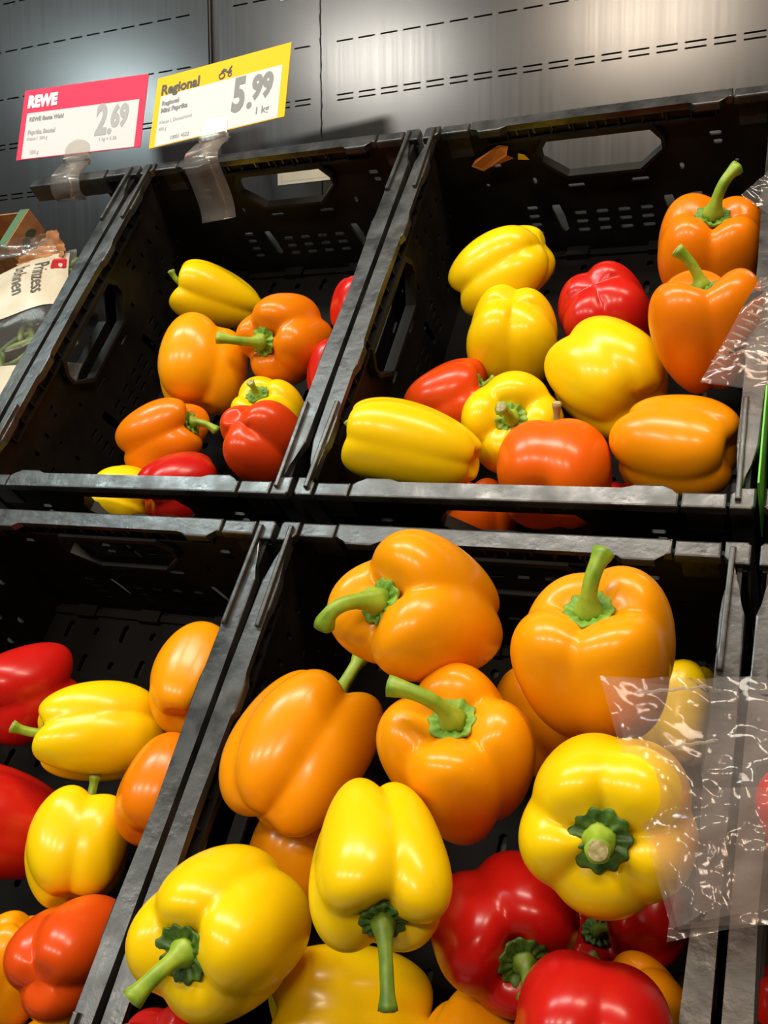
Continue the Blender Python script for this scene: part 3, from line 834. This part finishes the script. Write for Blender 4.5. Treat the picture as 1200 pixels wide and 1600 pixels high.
# torn orange paper in the rear wall of the right crate
bm = bmesh.new()
add_prism(bm, [(-26, -10), (-20, -4), (14, 12), (24, 8), (20, -2), (26, -8), (-8, -17), (-14, -20)], 0, .8)
for v in bm.verts: v.co.z += 3*math.sin(v.co.x*.12)
o = obj('paper_scrap', bm_mesh(bm), ORANGEP, label='torn orange paper scrap stuck to the rear wall of the right crate', cat='paper scrap')
o.matrix_world = axes_frame((76, 505.5, -36), (1, .0, .05), (0, .12, 1))
bm = bmesh.new(); add_prism(bm, [(-6, -3), (-4, 5), (3, 2), (7, -5)], 0, .6)
o = obj('sticker', bm_mesh(bm), YELLOW, label='tiny yellow sticker beside the orange paper scrap', cat='sticker'); o.matrix_world = axes_frame((112, 508.5, -45), (1, 0, 0), (0, 0, 1))

# ------------------------------------------------------------------ clear bags
def sheet(P00, P10, P11, P01, nx, ny, amp, seed, bulge=0.0, dirn=1, fold=0.0):
    """crumpled film between four corners (u, v, n)"""
    a, b, c, d = (Vector(p) for p in (P00, P10, P11, P01))
    nrm = (b-a).cross(d-a).normalized()
    v, f = [], []
    for j in range(ny+1):
        for i in range(nx+1):
            s, t = i/nx, j/ny
            p = a*(1-s)*(1-t)+b*s*(1-t)+c*s*t+d*(1-s)*t
            q = Vector((s*2.6+seed*3.1, t*2.6, seed))
            r = 0
            for o_, (fr, am) in enumerate(((1, 1), (2.2, .4), (4.6, .14))):
                r += am*(1-2*abs(noise.noise(q*fr)))
            e = math.sin(math.pi*min(1, max(0, t)))
            p += nrm*(amp*(r-.4) + dirn*bulge*s**.7*e)
            if fold: p += nrm*fold*math.sin(14*t+5*s)*s
            v.append(tuple(p))
    for j in range(ny):
        for i in range(nx):
            k = j*(nx+1)+i
            f.append((k, k+1, k+nx+2, k+nx+1))
    return mesh([tuple(x for x in D(*p)) for p in v], f, smooth=True)
def bag_root(label):
    o = empty('plastic_bag', Matrix.Translation((0, 0, Z0)), label=label, cat='plastic bag', group='clear film bags over the right crates')
    return o
g = bag_root('crumpled clear plastic bag over the right rim of the heaped lower crate')
A_, B_, C_, D_ = (318, -184, 92), (468, -140, 40), (478, -290, 30), (372, -312, 52)
obj('film_front', sheet((330, -195, 111), (470, -176, 100), (474, -292, 100), (385, -327, 97), 60, 50, 6, 1.3, 16, -1, 2.0), FILM, g)
obj('film_back', sheet((334, -194, 106), (470, -176, 62), (474, -292, 52), (388, -325, 88), 50, 40, 3, 5.7, 3, 1), FILM, g)
obj('film_tail', sheet((392, -262, 126), (478, -242, 112), (484, -296, 96), (383, -334, 92), 50, 30, 5, 9.1, 6, -1, 3), FILM, g)
for a, b in (((354, -205, 113), (393, -197, 114)), ((374, -238, 118), (401, -230, 118))):
    A, B = Vector(a), Vector(b); bm = bmesh.new()
    pts = [A.lerp(B, i/12)+Vector((0, 0, 1.2*math.sin(i*1.9))) for i in range(13)]
    tube(bm, [Vector(D(*p)) for p in pts], [.9]*13, 8)
    obj('weld_seam', bm_mesh(bm, smooth=True), SEAL, g)
g = bag_root('clear film pack with ribbed seal beside the tapered orange pepper')
obj('film_front', sheet((352, 108, 22), (392, 200, 44), (470, 205, 30), (460, 95, 20), 50, 50, 3.5, 2.2, 10, -1, 1), FILM, g)
obj('film_back', sheet((352, 108, 22), (392, 200, 44), (470, 205, 20), (460, 95, 8), 40, 40, 2, 7.2, 4, 1), FILM, g)
for i in range(9):
    A, B = Vector((360+3.5*i, 124+5.5*i, 29+2.0*i)), Vector((372+3.5*i, 117+5.5*i, 28+2.0*i)); bm = bmesh.new()
    tube(bm, [D(*A), D(*((A+B)/2+Vector((0, 0, 1)))), D(*B)], [.7, .9, .7], 6)
    obj('seal_rib', bm_mesh(bm, smooth=True), SEAL, g)
g = bag_root('corner of a clear film pack beside the upright orange pepper')
obj('film_front', sheet((366, 330, 22), (392, 352, 30), (450, 330, 20), (430, 270, 8), 30, 30, 2, 3.2, 6, -1, .5), FILM, g)

# green card edge in the far right crate
bm = bmesh.new(); add_box(bm, 0, 1.5, -45, 48, -60, 14, .4)
o = obj('green_card', bm_mesh(bm), GREENL, label='bright green card edge at the right border beside the crates', cat='card'); o.matrix_world = frame(402.2, 52, 12)

# ------------------------------------------------------------------ beans and carton in the far left crate
rng = random.Random(11)
pk = empty('bean_pack', frame(-522, 294, -46) @ Matrix.Rotation(math.radians(28), 4, 'Z'), label='clear bag of green beans with cream label, far left crate', cat='bean pack')
def pillow(w, h, th, seed, k=26, jig=4):
    v, f = [], []
    for sgn in (1, -1):
        for j in range(k+1):
            for i in range(k+1):
                s, t = i/k*2-1, j/k*2-1
                e = max(0, (1-s*s)*(1-t*t))**.45
                z = sgn*th/2*e + (jig*noise.noise(Vector((s*2.4+seed, t*2.4, sgn*2)))*e)
                v.append((s*w/2, t*h/2, z))
    n = (k+1)**2
    for q in (0, n):
        for j in range(k):
            for i in range(k):
                a = q+j*(k+1)+i
                f.append((a, a+1, a+k+2, a+k+1) if q == 0 else (a, a+k+1, a+k+2, a+1))
    return mesh(v, f, smooth=True)
obj('bag_film', pillow(164, 200, 70, 4.0), PACK, pk)
for i in range(60):
    bm = bmesh.new()
    x, y = rng.uniform(-70, 70), rng.uniform(-88, 88); a = rng.uniform(-.5, .5)+(math.pi/2 if i % 3 else 0); l = rng.uniform(35, 60)
    z = rng.uniform(-16, 14)*(1-abs(x)/110)*(1-abs(y)/130); bnd = rng.uniform(-8, 8)
    dx, dy = math.cos(a), math.sin(a)
    x = max(-60, min(60, x)); y = max(-70, min(70, y))
    tube(bm, [Vector((x+dx*l*q/2-dy*bnd*(1-q*q), y+dy*l*q/2+dx*bnd*(1-q*q), z)) for q in (-1, -.9, -.5, 0, .5, .9, 1)], [1, 3.4, 4, 4, 4, 3.2, .8], 7)
    obj('green_bean', bm_mesh(bm, smooth=True), BEAN, pk)
# the label wraps over the pillow
v, f = [], []
for j in range(17):
    for i in range(25):
        x, y = -76+i*6.4, -36+j*7.4
        s, t = x/82, y/100
        e = max(0, (1-s*s)*(1-t*t))**.45
        z = 35*e + 4*noise.noise(Vector((s*2.4+4.0, t*2.4, 2)))*e + 1.2
        v.append((x, y, z))
for j in range(16):
    for i in range(24):
        a = j*25+i; f.append((a, a+1, a+26, a+25))
lab = obj('paper_label', mesh(v, f, smooth=True), CREAM, pk)
def on_pillow(o, mw=Matrix()):
    me = o.data
    inv = mw.inverted()
    for vt in me.vertices:
        p = mw @ vt.co
        s, t = p.x/.082, p.y/.100
        e = max(0, (1-s*s)*(1-t*t))**.45
        p.z = .035*e + .004*noise.noise(Vector((s*2.4+4.0, t*2.4, 2)))*e + .0024
        vt.co = inv @ p
for s, x, y, sz, mt in (('Prinzess', 36, 64, 28, INK), ('bohnen', 10, 66, 28, INK), ('fein & zart, gewaschen', -22, 66, 8, INKG), ('400 g', -60, 68, 12, INKG)):
    on_pillow(put_text(lab, s, x, y, sz, mt, z=36, rot=-math.pi/2, sx=.8), Matrix.Translation((x/1000, y/1000, .036)) @ Matrix.Rotation(-math.pi/2, 4, 'Z'))
bm = bmesh.new(); add_prism(bm, [(59, 40), (74, 40), (76, 43), (76, 62), (74, 65), (61, 65), (59, 62), (58, 43)], 36, 36.4); bmesh.ops.triangulate(bm, faces=bm.faces)
on_pillow(obj('printed_logo', bm_mesh(bm), REDINK, lab))

pk2 = empty('bean_pack', frame(-470, 160, -60), label='lower clear bag of green beans, mostly behind the crate rail', cat='bean pack')
obj('bag_film', pillow(150, 130, 60, 9.0), PACK, pk2)
v2 = [(x, y, z) for (x, y, z) in v]
bm = bmesh.new()
me = mesh([(x*.55, y*.5, 31*max(0, (1-(x*.55/75)**2)*(1-(y*.5/65)**2))**.45+1.5) for x, y, z in v], f, smooth=True)
obj('paper_label', me, CREAM, pk2)
for i in range(20):
    bm = bmesh.new(); x, y = rng.uniform(-40, 40), rng.uniform(-40, 40); l = 46; a = rng.uniform(0, 3.1); dx, dy = math.cos(a), math.sin(a); z = rng.uniform(-12, 8)
    tube(bm, [Vector((x*.7+dx*l*q/2, y*.7+dy*l*q/2, z)) for q in (-1, -.9, -.5, 0, .5, .9, 1)], [1, 3.4, 4, 4, 4, 3.2, .8], 7)
    obj('green_bean', bm_mesh(bm, smooth=True), BEAN, pk2)

ct = empty('cardboard_punnet', frame(-595, 407, -20), label='brown cardboard punnet with green edge and leaf print, far left crate', cat='punnet')
bm = bmesh.new(); add_box(bm, -2, 0, 0, 76, -95, 0, .4); obj('printed_side', bm_mesh(bm), BROWN, ct)
bm = bmesh.new(); add_box(bm, -17, -2, 0, 76, -3, .3, .4); obj('green_edge', bm_mesh(bm), GREENC, ct)
bm = bmesh.new(); add_box(bm, -100, -98, 0, 76, -95, 0); add_box(bm, -98, -2, 0, 2, -95, -4); add_box(bm, -98, -2, 74, 76, -95, -4); add_box(bm, -98, -2, 2, 74, -95, -93); obj('tray', bm_mesh(bm), BROWN, ct)
bm = bmesh.new()
def leafp(cx, cy, a, l, w):
    pl = []
    for i in range(16):
        t = 2*math.pi*i/16; x, y = l*math.cos(t), w*math.sin(t)*(1-.25*math.cos(t))
        pl.append((cx+x*math.cos(a)-y*math.sin(a), cy+x*math.sin(a)+y*math.cos(a)))
    add_prism(bm, pl, .1, .4, 0, lambda x, y, z: Vector((z, x, -y)))
leafp(50, 22, .3, 12, 6); leafp(34, 26, 1.2, 10, 7); leafp(32, 44, -.9, 9, 1.6); leafp(16, 46, .8, 9, 7)
obj('printed_leaves', bm_mesh(bm), LEAFINK, ct)

cw = empty('crinkled_wrap', Matrix.Translation((0, 0, Z0)), label='crinkled brown paper wrap beside the cardboard punnet', cat='wrap')
obj('paper_fold', sheet((-575, 398, -30), (-512, 424, -6), (-486, 388, -30), (-555, 368, -20), 24, 20, 9, 4.4, 6, 1), BROWN, cw)
obj('film_fold', sheet((-600, 388, 0), (-500, 400, 2), (-478, 372, -6), (-590, 366, -6), 24, 20, 5, 6.4, 4, 1), PACK, cw)
